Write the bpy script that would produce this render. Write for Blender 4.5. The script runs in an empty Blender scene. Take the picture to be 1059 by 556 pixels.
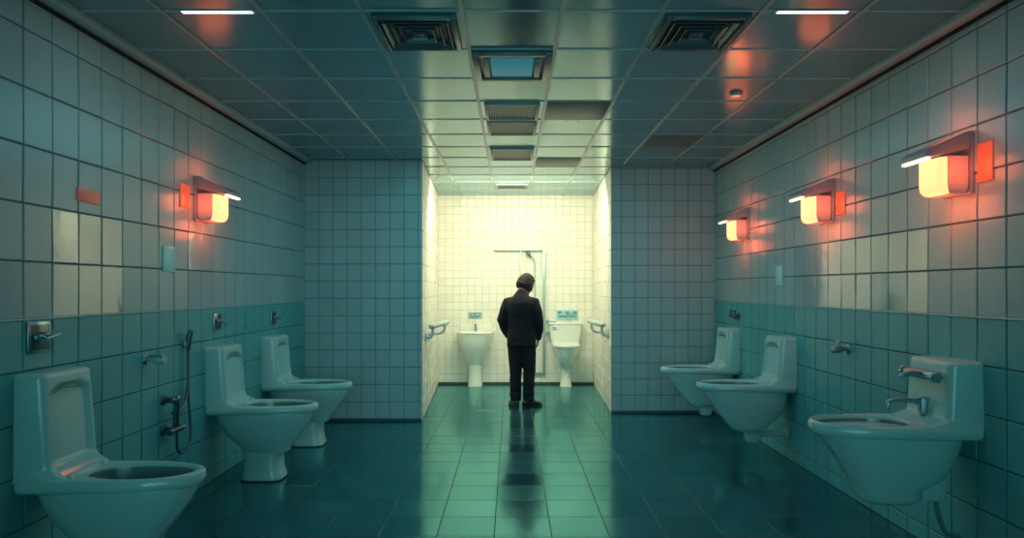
import bpy, bmesh, math, random
from mathutils import Vector, Matrix, noise, Euler
random.seed(7)
S = bpy.context.scene
COL = S.collection
PI = math.pi
XL, XR = -2.35, 2.44          # side walls
YL, YR, YB = 7.66, 8.14, 10.6 # left / right partition fronts, rear wall of the lit recess
YREAR = -1.8                  # wall behind the camera
ZC = 2.96                     # ceiling
BAND = 1.35                   # top of the teal tile band

# ------------------------------------------------------------------ materials
def mat(name, base=(.5, .5, .5), rough=.4, metal=0., ior=1.5, var=0., rvar=0., bump=None, emit=None, estr=0., coat=0., noise_col=None, stint=None):
    m = bpy.data.materials.new(name); m.use_nodes = True
    nt = m.node_tree; b = nt.nodes['Principled BSDF']
    b.inputs['Base Color'].default_value = (*base, 1)
    b.inputs['Roughness'].default_value = rough
    b.inputs['Metallic'].default_value = metal
    b.inputs['IOR'].default_value = ior
    b.inputs['Coat Weight'].default_value = coat
    if stint: b.inputs['Specular Tint'].default_value = (*stint, 1)
    b.inputs['Coat Roughness'].default_value = .08
    if emit:
        b.inputs['Emission Color'].default_value = (*emit, 1); b.inputs['Emission Strength'].default_value = estr
    L = nt.links.new
    tc = nt.nodes.new('ShaderNodeTexCoord')
    if var or noise_col:
        n = nt.nodes.new('ShaderNodeTexNoise'); n.inputs['Scale'].default_value = (noise_col or (2.2, 0))[0]
        n.inputs['Detail'].default_value = 5
        L(tc.outputs['Object'], n.inputs['Vector'])
        g = nt.nodes.new('ShaderNodeNewGeometry')
        mx = nt.nodes.new('ShaderNodeMath'); mx.operation = 'MULTIPLY_ADD'
        L(g.outputs['Random Per Island'], mx.inputs[0]); mx.inputs[1].default_value = .45
        sc = nt.nodes.new('ShaderNodeMath'); sc.operation = 'MULTIPLY'; sc.inputs[1].default_value = .9
        L(n.outputs['Fac'], sc.inputs[0]); L(sc.outputs[0], mx.inputs[2])
        mr = nt.nodes.new('ShaderNodeMapRange'); L(mx.outputs[0], mr.inputs['Value'])
        mr.inputs['From Min'].default_value = .2; mr.inputs['From Max'].default_value = 1.1
        mr.inputs['To Min'].default_value = 1 - var; mr.inputs['To Max'].default_value = 1 + var
        vm = nt.nodes.new('ShaderNodeVectorMath'); vm.operation = 'SCALE'
        vm.inputs[0].default_value = base; L(mr.outputs[0], vm.inputs['Scale'])
        L(vm.outputs[0], b.inputs['Base Color'])
    if rvar:
        g2 = nt.nodes.new('ShaderNodeNewGeometry')
        n2 = nt.nodes.new('ShaderNodeTexNoise'); n2.inputs['Scale'].default_value = 3.1; n2.inputs['Detail'].default_value = 4
        L(tc.outputs['Object'], n2.inputs['Vector'])
        ad = nt.nodes.new('ShaderNodeMath'); ad.operation = 'ADD'
        L(g2.outputs['Random Per Island'], ad.inputs[0]); L(n2.outputs['Fac'], ad.inputs[1])
        m2 = nt.nodes.new('ShaderNodeMapRange'); L(ad.outputs[0], m2.inputs['Value'])
        m2.inputs['From Min'].default_value = .4; m2.inputs['From Max'].default_value = 1.5
        m2.inputs['To Min'].default_value = max(.02, rough - rvar); m2.inputs['To Max'].default_value = rough + rvar
        L(m2.outputs[0], b.inputs['Roughness'])
    if bump:
        scl, st, dist = bump
        n3 = nt.nodes.new('ShaderNodeTexNoise'); n3.inputs['Scale'].default_value = scl; n3.inputs['Detail'].default_value = 3
        L(tc.outputs['Object'], n3.inputs['Vector'])
        bp = nt.nodes.new('ShaderNodeBump'); bp.inputs['Strength'].default_value = st; bp.inputs['Distance'].default_value = dist
        L(n3.outputs['Fac'], bp.inputs['Height']); L(bp.outputs['Normal'], b.inputs['Normal'])
    return m

M = {}
M['tile_grey'] = mat('grey glazed wall tile', (.39, .51, .52), .25, ior=1.5, var=.06, rvar=.015, bump=(9, .2, .004))
M['tile_gloss'] = mat('high gloss wall tile', (.40, .49, .49), .08, ior=2.15, var=.06, rvar=.05, bump=(9, .3, .004))  # gloss raised on chosen tiles so they mirror the lit recess
M['tile_teal'] = mat('teal glazed wall tile', (.12, .43, .44), .33, ior=1.45, var=.06, rvar=.06, bump=(9, .25, .004))
M['tile_partition'] = mat('partition tile', (.40, .52, .52), .36, ior=1.45, var=.08, rvar=.06, bump=(12, .2, .003))
M['tile_cream'] = mat('cream tile', (.88, .86, .74), .30, ior=1.45, var=.05, rvar=.05, bump=(12, .2, .003))
M['grout_dark'] = mat('dark grout', (.075, .12, .125), .8, var=.15)
M['grout_mid'] = mat('partition grout', (.20, .29, .29), .8, var=.1)
M['grout_warm'] = mat('warm grout', (.66, .64, .50), .8, var=.1)
M['floor_tile'] = mat('dark teal floor tile', (.07, .215, .275), .16, metal=.65, ior=1.9, var=.15, rvar=.05, bump=(6, .18, .004), stint=(.42, 1, .88))
M['grout_floor'] = mat('floor grout', (.03, .08, .09), .5, var=.1)
M['ceil_tile'] = mat('satin ceiling tile', (.17, .30, .36), .15, metal=.3, ior=2.7, var=.07, rvar=.04, bump=(4, .12, .004), stint=(.80, 1, .98))
M['ceil_bar'] = mat('ceiling grid bar', (.36, .46, .45), .3, ior=1.6, var=.05)
M['ceil_dark'] = mat('dark ceiling panel', (.12, .16, .165), .45, var=.15, noise_col=(8, 0))
M['trim'] = mat('cove trim', (.42, .58, .58), .4, var=.05)
M['band_highlight'] = mat('painted band highlight', (.50, .66, .64), .25)
M['gap'] = mat('painted gap shadow', (.01, .015, .018), .9)
M['base_dark'] = mat('dark base trim', (.06, .09, .10), .5)
M['rear'] = mat('rear plaster', (.16, .26, .27), .8, var=.1)
M['ceramic'] = mat('teal white glazed ceramic', (.45, .69, .65), .21, ior=1.5, noise_col=(3, 0), var=.05, coat=.1)
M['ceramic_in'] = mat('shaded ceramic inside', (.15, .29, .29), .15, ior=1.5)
M['ceramic_warm'] = mat('white glazed ceramic', (.78, .82, .72), .14, ior=1.5, noise_col=(3, 0), var=.03, coat=.3)
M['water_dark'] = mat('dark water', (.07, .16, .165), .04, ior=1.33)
M['water'] = mat('still water', (.55, .78, .75), .12, ior=1.33)
M['rubber'] = mat('dark sealant', (.03, .06, .065), .7)
M['chrome'] = mat('worn chrome', (.33, .46, .48), .3, metal=1., rvar=.08, noise_col=(20, 0), var=.15)
M['chrome_dark'] = mat('tarnished metal', (.12, .17, .18), .32, metal=.8, rvar=.1, noise_col=(20, 0), var=.2)
M['pale_metal'] = mat('pale enamel metal', (.50, .62, .62), .35, metal=.25, noise_col=(10, 0), var=.1)
M['frame_metal'] = mat('grey green aluminium', (.42, .52, .49), .35, metal=.5)
M['lamp_metal'] = mat('lamp housing grey', (.36, .36, .42), .38, metal=.3, noise_col=(12, 0), var=.08)
M['lamp_side'] = mat('frosted lamp side', (.62, .50, .48), .4, emit=(1, .34, .2), estr=.05)
M['lamp_lens'] = mat('glowing lamp lens', (.9, .7, .5), .4, emit=(1, .47, .17), estr=1.6)
M['lamp_strip'] = mat('glowing lamp strip', (.9, .7, .5), .4, emit=(1, .62, .38), estr=2.6)
M['red_glow'] = mat('painted red glow', (.5, .12, .07), .3, emit=(1, .10, .04), estr=.5, noise_col=(7, 0), var=.1)
M['red_dim'] = mat('painted dim red glow', (.30, .14, .11), .3, emit=(1, .15, .07), estr=.13)
M['cyan_plate'] = mat('pale cyan plate', (.34, .70, .68), .3, var=.05, noise_col=(12, 0), emit=(.2, .75, .75), estr=.05)  # faint glow added to the colour; the plate is no lamp
M['slot_light'] = mat('white slot lens', (.9, .95, .95), .4, emit=(.86, 1, .96), estr=1.5)
M['amber'] = mat('amber glint', (.8, .4, .2), .4, emit=(1, .42, .2), estr=.55)
M['cyan_glass'] = mat('cyan lamp diffuser', (.06, .26, .32), .55, emit=(.04, .32, .40), estr=.36, noise_col=(5, 0), var=.2)
M['vent_dark'] = mat('dark vent metal', (.030, .045, .05), .4, var=.1)
M['vent_slat'] = mat('vent slat metal', (.11, .15, .155), .35, metal=.2, var=.15)
M['vent_white'] = mat('grey grille', (.30, .36, .36), .4, var=.1)
M['skin'] = mat('skin', (.42, .25, .18), .5, noise_col=(20, 0), var=.06)
M['hair'] = mat('dark brown hair', (.014, .009, .007), .7, noise_col=(40, 0), var=.3, bump=(60, .5, .006))
M['jacket'] = mat('dark navy cloth', (.007, .007, .014), .85, noise_col=(30, 0), var=.2, bump=(25, .5, .012))
M['trouser'] = mat('black navy cloth', (.006, .006, .012), .85, noise_col=(30, 0), var=.2, bump=(18, .5, .012))
M['shoe'] = mat('black leather', (.012, .012, .015), .3, noise_col=(20, 0), var=.2)
M['eye'] = mat('eye white', (.6, .6, .58), .2)
def glass():
    m = bpy.data.materials.new('shower glass'); m.use_nodes = True
    nt = m.node_tree; nt.nodes.remove(nt.nodes['Principled BSDF'])
    o = nt.nodes['Material Output']; mx = nt.nodes.new('ShaderNodeMixShader')
    t = nt.nodes.new('ShaderNodeBsdfTransparent'); t.inputs[0].default_value = (.985, 1, .99, 1)
    g = nt.nodes.new('ShaderNodeBsdfGlossy'); g.inputs['Roughness'].default_value = .03
    f = nt.nodes.new('ShaderNodeFresnel'); f.inputs[0].default_value = 1.18
    nt.links.new(f.outputs[0], mx.inputs[0]); nt.links.new(t.outputs[0], mx.inputs[1]); nt.links.new(g.outputs[0], mx.inputs[2])
    nt.links.new(mx.outputs[0], o.inputs[0]); return m
M['glass'] = glass()

# ------------------------------------------------------------------ helpers
def mk(name, bm, material, parent=None, smooth=True, angle=40, label=None):
    bmesh.ops.recalc_face_normals(bm, faces=bm.faces)
    me = bpy.data.meshes.new(name); bm.to_mesh(me); bm.free()
    return mkm(name, me, material, parent, smooth, angle, label)
def mkm(name, me, material, parent=None, smooth=True, angle=40, label=None):
    o = bpy.data.objects.new(name, me); COL.objects.link(o)
    for m in (material if isinstance(material, (list, tuple)) else [material]): me.materials.append(m)
    if smooth:
        me.shade_smooth()
        try: me.set_sharp_from_angle(angle=math.radians(angle))
        except Exception: pass
    if parent: o.parent = parent
    if label: o['label'] = label
    return o
def tag(o, label, cat, group=None):
    o['label'] = label; o['category'] = cat
    if group: o['group'] = group
    return o
def thing(name, label, cat, loc=(0, 0, 0), rz=0, group=None):
    o = bpy.data.objects.new(name, None); COL.objects.link(o)
    o.empty_display_size = .1
    o.location = loc; o.rotation_euler = (0, 0, rz)
    return tag(o, label, cat, group)
def struct(o): o['kind'] = 'structure'; return o

def box(bm, c, s, bev=0, seg=2, rot=None):
    r = bmesh.ops.create_cube(bm, size=1)
    vs = r['verts']
    bmesh.ops.scale(bm, vec=s, verts=vs)
    if bev:
        es = list({e for v in vs for e in v.link_edges})
        rb = bmesh.ops.bevel(bm, geom=es, offset=bev, segments=seg, affect='EDGES', profile=.5)
        vs = list({v for f in rb['faces'] for v in f.verts} | {v for v in vs if v.is_valid})
    if rot is not None: bmesh.ops.rotate(bm, cent=(0, 0, 0), matrix=rot, verts=vs)
    bmesh.ops.translate(bm, vec=c, verts=vs)
    return vs
def rings(bm, rows, close=True, cap0=True, cap1=True):
    """skin a list of point loops"""
    R = [[bm.verts.new(p) for p in row] for row in rows]
    for a, b in zip(R, R[1:]):
        n = len(a)
        for i in range(n if close else n - 1):
            j = (i + 1) % n
            bm.faces.new((a[i], a[j], b[j], b[i]))
    if cap0: bm.faces.new(list(reversed(R[0])))
    if cap1: bm.faces.new(R[-1])
    return R
def se(xc, yc, z, a, b, n=2.4, N=40, asym=0.):
    """superellipse loop in the xy plane; asym narrows the +x end"""
    out = []
    for i in range(N):
        t = 2 * PI * i / N
        c, s = math.cos(t), math.sin(t)
        x = math.copysign(abs(c) ** (2 / n), c); y = math.copysign(abs(s) ** (2 / n), s)
        out.append((xc + a * x, yc + b * y * (1 - asym * (x + 1) / 2), z))
    return out
def smooth_path(pts, k=6):
    P = [Vector(p) for p in pts]; out = []
    for i in range(len(P) - 1):
        p0 = P[i - 1] if i else P[i] * 2 - P[i + 1]
        p1, p2 = P[i], P[i + 1]
        p3 = P[i + 2] if i + 2 < len(P) else p2 * 2 - p1
        for j in range(k):
            t = j / k
            out.append(.5 * (2 * p1 + (p2 - p0) * t + (2 * p0 - 5 * p1 + 4 * p2 - p3) * t * t + (3 * p1 - p0 - 3 * p2 + p3) * t ** 3))
    out.append(P[-1]); return out
def tube(bm, pts, rad, N=14, squash=None, up=(0, 0, 1), dome=False):
    """tapered tube; rad one number or a list; squash = list of second radii"""
    P = [Vector(p) for p in pts]; n = len(P)
    R = rad if isinstance(rad, (list, tuple)) else [rad] * n
    Q = squash or R
    rows = []; ref = None
    for i in range(n):
        d = (P[min(i + 1, n - 1)] - P[max(i - 1, 0)]).normalized()
        if ref is None:
            u = Vector(up)
            if abs(u.dot(d)) > .95: u = Vector((1, 0, 0))
            ref = (u - d * u.dot(d)).normalized()
        ref = (ref - d * ref.dot(d)).normalized()
        sd = d.cross(ref)
        rows.append((P[i], d, ref, sd, R[i], Q[i]))
    L = []
    def loop(p, ref, sd, a, b): return [p + sd * a * math.cos(2 * PI * k / N) + ref * b * math.sin(2 * PI * k / N) for k in range(N)]
    if dome:
        p, d, rf, sd, a, b = rows[0]
        for q in (.15, .5, .85): L.append(loop(p - d * min(a, b) * math.sqrt(1 - q * q), rf, sd, a * q, b * q))
    for p, d, rf, sd, a, b in rows: L.append(loop(p, rf, sd, a, b))
    if dome:
        p, d, rf, sd, a, b = rows[-1]
        for q in (.85, .5, .15): L.append(loop(p + d * min(a, b) * math.sqrt(1 - q * q), rf, sd, a * q, b * q))
    rings(bm, L)
def cyl(bm, a, b, r, r2=None, N=20, bev=0.):
    a, b = Vector(a), Vector(b); r2 = r if r2 is None else r2
    if bev:
        d = (b - a).normalized()
        tube(bm, [a, a + d * bev, b - d * bev, b], [r - bev, r, r2, r2 - bev], N)
    else: tube(bm, [a, b], [r, r2], N)
def ball(bm, c, r, sc=(1, 1, 1), u=20, v=14):
    rr = bmesh.ops.create_uvsphere(bm, u_segments=u, v_segments=v, radius=r)
    bmesh.ops.scale(bm, vec=sc, verts=rr['verts']); bmesh.ops.translate(bm, vec=c, verts=rr['verts'])
def lerp(a, b, t): return a + (b - a) * t
def sst(a, b, x):
    t = max(0, min(1, (x - a) / (b - a))); return t * t * (3 - 2 * t)
def interp(tab, z):
    """smooth interpolation of rows (z, v1, v2, ...)"""
    if z <= tab[0][0]: return tab[0][1:]
    for i in range(len(tab) - 1):
        a, b = tab[i], tab[i + 1]
        if z <= b[0]:
            t = (z - a[0]) / (b[0] - a[0])
            p = tab[i - 1] if i else a; q = tab[i + 2] if i + 2 < len(tab) else b
            out = []
            for k in range(1, len(a)):
                m1 = (b[k] - p[k]) / max(1e-6, b[0] - p[0]) * (b[0] - a[0]); m2 = (q[k] - a[k]) / max(1e-6, q[0] - a[0]) * (b[0] - a[0])
                out.append((2*t**3-3*t*t+1)*a[k] + (t**3-2*t*t+t)*m1 + (-2*t**3+3*t*t)*b[k] + (t**3-t*t)*m2)
            return tuple(out)
    return tab[-1][1:]

# ------------------------------------------------------------------ tiled surfaces
def tiles(bm, O, U, V, Nn, us, vs, pick, gap=.0026, bev=.005, h=.006, tilt=.0012, grout=2):
    """tiles as raised bevelled slabs over a grout sheet. us, vs: joint positions"""
    O, U, V, Nn = Vector(O), Vector(U), Vector(V), Vector(Nn)
    g = [bm.verts.new(O + U * a + V * b) for a, b in ((us[0], vs[0]), (us[-1], vs[0]), (us[-1], vs[-1]), (us[0], vs[-1]))]
    f = bm.faces.new(g); f.material_index = grout
    if f.normal.dot(Nn) < 0: f.normal_flip()
    for a0, a1 in zip(us, us[1:]):
        for b0, b1 in zip(vs, vs[1:]):
            if a1 - a0 < .02 or b1 - b0 < .02: continue
            lo = [(a0 + gap, b0 + gap), (a1 - gap, b0 + gap), (a1 - gap, b1 - gap), (a0 + gap, b1 - gap)]
            e = gap + bev
            hi = [(a0 + e, b0 + e), (a1 - e, b0 + e), (a1 - e, b1 - e), (a0 + e, b1 - e)]
            tx, ty = random.uniform(-tilt, tilt), random.uniform(-tilt, tilt)
            cs = [-tx - ty, tx - ty, tx + ty, -tx + ty]
            vl = [bm.verts.new(O + U * p + V * q + Nn * .0005) for p, q in lo]
            vh = [bm.verts.new(O + U * p + V * q + Nn * (h + c)) for (p, q), c in zip(hi, cs)]
            mi = pick((a0 + a1) / 2, (b0 + b1) / 2)
            fs = [bm.faces.new(vh)] + [bm.faces.new((vl[i], vl[(i + 1) % 4], vh[(i + 1) % 4], vh[i])) for i in range(4)]
            for f in fs:
                f.material_index = mi; f.normal_update()
            if fs[0].normal.dot(Nn) < 0:
                for f in fs: f.normal_flip()
def cuts(a, b, step, start=None):
    s = a if start is None else start
    while s > a + 1e-4: s -= step
    out = [a]; s += step
    while s < b - 1e-4:
        if s > a + 1e-4: out.append(s)
        s += step
    out.append(b); return out
def finish(name, bm, mats, kind=True):
    me = bpy.data.meshes.new(name); bm.to_mesh(me); bm.free()
    o = bpy.data.objects.new(name, me); COL.objects.link(o)
    for m in mats: me.materials.append(m)
    return struct(o)

low = [0.0, .10, .35, .60, .85, 1.10, BAND]
def up(step):
    v = [BAND]
    while v[-1] + step < ZC - .06: v.append(v[-1] + step)
    return v + [ZC]
bm = bmesh.new()
tiles(bm, (XL, 0, 0), (0, 1, 0), (0, 0, 1), (1, 0, 0), cuts(YREAR, YL, .207, 3.247), low[:-1] + up(.28),
      lambda u, v: 1 if v < BAND else 3 if v < 1.80 and (3.45 < u < 4.0 or 4.85 < u < 5.4) else 0, tilt=.0016)
finish('wall_left', bm, [M['tile_grey'], M['tile_teal'], M['grout_dark'], M['tile_gloss']])
bm = bmesh.new()
tiles(bm, (XR, 0, 0), (0, 1, 0), (0, 0, 1), (-1, 0, 0), cuts(YREAR, YR, .209, 3.333), low[:-1] + up(.252),
      lambda u, v: 1 if v < BAND else 3 if v < 1.80 and 3.95 < u < 5.8 else 0, tilt=.0016)
finish('wall_right', bm, [M['tile_grey'], M['tile_teal'], M['grout_dark'], M['tile_gloss']])
# partitions: front face and the splayed return that leads to the lit recess
def partition(name, x0, x1, y, xb):
    bm = bmesh.new(); w = abs(x1 - x0); sx = 1 if x1 > x0 else -1
    tiles(bm, (x0, y, 0), (sx, 0, 0), (0, 0, 1), (0, -1, 0), cuts(0, w, .161), cuts(0, ZC, .195, .02), lambda u, v: 0, gap=.003, bev=.004, h=.005, tilt=.0008)
    d = Vector((xb - x1, YB - y, 0)); L = d.length; d.normalize()
    n = Vector((d.y * sx, -d.x * sx, 0))
    tiles(bm, (x1, y, 0), d, (0, 0, 1), n, cuts(0, L, .161), cuts(0, ZC, .195, .02), lambda u, v: 1, gap=.003, bev=.004, h=.005, tilt=.0008, grout=3)
    return finish(name, bm, [M['tile_partition'], M['tile_cream'], M['grout_mid'], M['grout_warm']])
XBL, XBR = -1.157, 1.28
partition('wall_front_left', XL, -1.02, YL, XBL)
partition('wall_front_right', XR, 1.193, YR, XBR)
bm = bmesh.new()
tiles(bm, (XBL, YB, 0), (1, 0, 0), (0, 0, 1), (0, -1, 0), cuts(0, XBR - XBL, .115), cuts(0, ZC, .125, .03), lambda u, v: 0, gap=.003, bev=.004, h=.005, tilt=.0008, grout=1)
finish('wall_back', bm, [M['tile_cream'], M['grout_warm']])
bm = bmesh.new(); box(bm, ((XL + XR) / 2, YREAR - .05, ZC / 2), (XR - XL + .2, .1, ZC))
struct(mk('wall_rear', bm, M['rear'], smooth=False))
bm = bmesh.new()
tiles(bm, (0, 0, 0), (1, 0, 0), (0, 1, 0), (0, 0, 1), cuts(XL, XR, .349, -.457), cuts(YREAR, YB, .349, 4.1), lambda u, v: 0, gap=.003, bev=.0015, h=.001, tilt=.0005, grout=1)
for v in bm.verts: v.co.z -= .0016
finish('floor', bm, [M['floor_tile'], M['grout_floor']])
# ceiling: tiles and the exposed grid
bm = bmesh.new()
CX = [-.2625 + .525 * k for k in range(-4, 6)]
CXs = [XL] + [x for x in CX if XL + .05 < x < XR - .05] + [XR]
CYs = cuts(YREAR, YB, .57, 3.55)
tiles(bm, (0, 0, ZC), (1, 0, 0), (0, 1, 0), (0, 0, -1), CXs, CYs, lambda u, v: 0, gap=.004, bev=.004, h=.004, tilt=.0010, grout=2)
for x in CXs[1:-1]:
    vs = box(bm, (x, (YREAR + YB) / 2, ZC - .006), (.024, YB - YREAR, .012))
    for f in {f for v in vs for f in v.link_faces}: f.material_index = 1
for y in CYs[1:-1]:
    vs = box(bm, ((XL + XR) / 2, y, ZC - .0045), (XR - XL, .016, .009))
    for f in {f for v in vs for f in v.link_faces}: f.material_index = 2
finish('ceiling', bm, [M['ceil_tile'], M['ceil_bar'], M['trim']])
# cove trims where the side walls meet the ceiling
for nm, x, s, y1 in (('trim_1', XL, 1, YL), ('trim_2', XR, -1, YR)):
    bm = bmesh.new()
    box(bm, (x + s * .05, (YREAR + y1) / 2, ZC - .025), (.085, y1 - YREAR, .045), .006)
    vs = box(bm, (x + s * .016, (YREAR + y1) / 2, ZC - .056), (.016, y1 - YREAR, .016))  # near-black strip in place of the shadow under the trim
    for f in {f for v in vs for f in v.link_faces}: f.material_index = 1
    struct(mk(nm, bm, [M['trim'], M['gap']]))
for nm, x, s, y1 in (('highlight_1', XL, 1, YL), ('highlight_2', XR, -1, YR)):   # pale strip painted for the highlight along the band's top
    bm = bmesh.new(); box(bm, (x + s * .006, (YREAR + y1) / 2, BAND), (.012, y1 - YREAR, .009), .003)
    struct(mk(nm, bm, M['band_highlight']))
for nm, a, b in (('base_shadow_back', (XBL, YB), (XBR, YB)), ('baseboard_front_left', (XL, YL), (-1.02, YL)), ('baseboard_front_right', (1.193, YR), (XR, YR))):  # back strip's dark colour stands for a shadow gap at the floor
    bm = bmesh.new(); box(bm, ((a[0] + b[0]) / 2, a[1] - .008, .016), (abs(b[0] - a[0]) - .01, .016, .032), .003)
    struct(mk(nm, bm, M['base_dark']))

# ------------------------------------------------------------------ sanitary ware
# local frame: wall plane is x = 0, the bowl points along +x
def back_slab(zt, zd, w, xt, xb, deck, recess=True, lean=.03):
    """cistern or splash back: a slab whose front runs down in a curve into the deck"""
    bm = bmesh.new(); N = 34; rows = []
    zs = [zd - .012 + (zt - zd + .012) * i / 54 for i in range(55)]
    hw = w / 2
    for z in zs:
        t = (z - zd) / (zt - zd)
        if z < zd: xf = deck
        else: xf = lerp(xb, xt, t) + (deck - xb) * (1 - sst(0, .17, t)) ** 2.2
        sh = hw * (1 - lean * max(0, t))
        rc = .035
        pts = [(0, -sh, z), (0, sh, z)]
        for i in range(N + 1):
            y = sh - 2 * sh * i / N
            e = max(0, abs(y) - (sh - rc)) / rc
            x = xf - rc * (1 - math.sqrt(max(0, 1 - e * e)))
            if recess and z > zd:
                ht = (zt - zd)
                ry, rz = sh - .032, (t * ht)
                top = ht - .035 - .06 * (abs(y) / ry) ** 3.5 if abs(y) < ry else -1
                m = sst(0, .016, ry - abs(y)) * sst(0, .016, top - rz) * sst(.05, .075, rz)
                x -= .024 * m
            pts.append((x, y, z))
        rows.append(pts)
    # rounded top
    last = rows[-1]
    for q, dz in ((.004, .008), (.012, .014), (.026, .018)):
        rows.append([(max(0, p[0] - q) if p[0] > .001 else 0, p[1] * (1 - q / hw), p[2] + dz - .0) for p in last])
    rings(bm, rows); return bm
def bowl_mesh(secs, zr, inner, hole_z, N=44):
    """outer shell lofted up to the rim, over the rim and down inside"""
    bm = bmesh.new(); rows = []
    z0, z1 = secs[0][0], secs[-1][0]
    for i in range(25):
        z = z0 + (z1 - z0) * i / 24
        x0, x1, hw, n = interp(secs, z)
        rows.append(se((x0 + x1) / 2, 0, z, (x1 - x0) / 2, hw, n, N))
    x0, x1, hw, n = secs[-1][1:]
    xc = inner[0]
    for z, s in ((zr, 1.0), (zr - .03, .97), (zr - .10, .86), (zr - .17, .68), (hole_z, .40)):
        rows.append(se(xc + (1 - s) * -.03, 0, z, inner[1] * s, inner[2] * s, 2.2, N))
    RR = rings(bm, rows)
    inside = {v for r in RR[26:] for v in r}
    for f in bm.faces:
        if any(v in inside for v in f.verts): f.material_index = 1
    return bm
def dee(x0, x1, hw, z, n, N, flat=.42):
    """outline with a straight back part and a rounded front"""
    xm = x0 + (x1 - x0) * flat; out = []
    for i in range(N):
        t = 2 * PI * i / N; c, q = math.cos(t), math.sin(t)
        if c >= 0:
            x = xm + (x1 - xm) * abs(c) ** (2 / n); y = math.copysign(abs(q) ** (2 / n), q) * hw
        else:
            x = xm - (xm - x0) * abs(c) ** (2 / 40); y = math.copysign(abs(q) ** (2 / 40), q) * hw
        out.append((x, y, z))
    return out
def seat_ring(x0, x1, hw, z0, z1, ix0, ix1, ihw, n=2.3, N=64, r=.018, flat=.42):
    bm = bmesh.new(); ic, ia = (ix0 + ix1) / 2, (ix1 - ix0) / 2
    def o(q, z): return dee(x0 + min(q, .002), x1 - q, hw - q, z, n, N, flat)
    L = [se(ic, 0, z0, ia, ihw, 2.2, N), o(.024, z0), o(.008, z0 + .010), o(0, z0 + .028), o(0, (z0 + z1) / 2), o(.002, z1 - r * .7), o(.008, z1 - r * .2), o(.020, z1),
         se(ic, 0, z1, ia + r * .8, ihw + r * .8, 2.2, N), se(ic, 0, z1 - r * .3, ia + .003, ihw + .003, 2.2, N), se(ic, 0, z1 - r, ia, ihw, 2.2, N), se(ic, 0, z0, ia, ihw, 2.2, N)]
    rings(bm, L, cap0=False, cap1=False)
    bmesh.ops.remove_doubles(bm, verts=bm.verts, dist=1e-5)
    return bm

def toilet(label, loc, rz, hung=False, dz=0., zt=1.07, group=None, k=1.):
    t = thing('wall_hung_toilet' if hung else 'toilet', label, 'toilet', loc, rz, group)
    zr = .60 + dz; w = .40
    mk('cistern', back_slab(zt, zr, w, .135, .170, .235), M['ceramic'], t, angle=60)
    # dished pull lip at the head of the recessed panel
    bm = bmesh.new()
    pts = []
    for i in range(17):
        y = lerp(-.10, .10, i / 16); pts.append((.127, y, zt - .062 - .02 * (abs(y) / .10) ** 2.6))
    tube(bm, pts, [.003 + .004 * math.sin(PI * i / 16) for i in range(17)], 10)
    mk('pull_lip', bm, M['ceramic_in'], t)
    if hung:
        secs = [(zr - .42, .25, .47, .10, 2.6), (zr - .40, .22, .50, .125, 2.6), (zr - .30, .10, .585, .155, 2.5), (zr - .2, .03, .66, .175, 2.5), (zr - .1, .01, .735, .188, 2.4), (zr - .05, .005, .765, .192, 2.4)]
    else:
        secs = [(zr - .37, .25, .58, .115, 3.2), (zr - .33, .20, .60, .135, 2.8), (zr - .24, .10, .67, .165, 2.5), (zr - .15, .035, .735, .182, 2.4), (zr - .09, .01, .765, .19, 2.4), (zr - .05, .005, .775, .192, 2.4)]
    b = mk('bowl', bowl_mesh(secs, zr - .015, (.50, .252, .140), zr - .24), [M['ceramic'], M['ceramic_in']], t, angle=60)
    mk('seat', seat_ring(.002, .805, .206, zr - .066, zr + .004, .245, .755, .150), M['ceramic'], t, angle=60)
    bm = bmesh.new(); rings(bm, [se(.49, 0, zr - .115, .21, .115, 2.2, 40), se(.49, 0, zr - .113, .208, .113, 2.2, 40)])
    mk('water', bm, M['water_dark'], t, label='dark still water in the bowl')
    for s in (-1, 1):
        bm = bmesh.new(); cyl(bm, (.232, s * .13 - .022, zr + .014), (.232, s * .13 + .022, zr + .014), .010, bev=.003); box(bm, (.232, s * .13, zr + .004), (.022, .026, .020), .004)
        mk('hinge', bm, M['ceramic'], t)
    if hung:
        bm = bmesh.new()
        rows = [se(.315, 0, z, a, bq, 3.2, 28) for z, a, bq in ((zr - .525, .045, .05), (zr - .52, .058, .062), (zr - .50, .064, .068), (zr - .46, .066, .07), (zr - .38, .075, .08))]
        rings(bm, rows); mk('trap', bm, M['ceramic'], t, angle=60)
        bm = bmesh.new(); cyl(bm, (.002, 0, zr - .45), (.28, 0, zr - .45), .03); cyl(bm, (.002, 0, zr - .45), (.014, 0, zr - .45), .05, bev=.004); mk('outlet_pipe', bm, M['ceramic'], t)
    else:
        bm = bmesh.new(); zs = zr - .30
        tab = [(0, .225, .545, .130, 4), (.03, .228, .542, .128, 4), (.07, .235, .53, .120, 3.8), (.16, .24, .525, .115, 3.4), (zs, .22, .54, .12, 3)]
        rows = [se((lambda q: (q[0] + q[1]) / 2)(interp(tab, z)), 0, z, (interp(tab, z)[1] - interp(tab, z)[0]) / 2, interp(tab, z)[2], interp(tab, z)[3], 36) for z in [.002 + (zs - .002) * i / 14 for i in range(15)]]
        rings(bm, rows); ped = mk('pedestal', bm, M['ceramic'], t, angle=60)
        bm = bmesh.new(); rings(bm, [se(.385, 0, .001, .167, .137, 4, 36), se(.385, 0, .010, .165, .135, 4, 36)])
        mk('floor_seal', bm, M['rubber'], ped)
    return t
G1 = 'floor standing toilets along the left wall'
toilet('large foreground floor-standing toilet on the left wall, cut by the frame bottom', (XL + .004, 3.38, 0), 0, dz=-.01, zt=1.075, group=G1)
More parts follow.
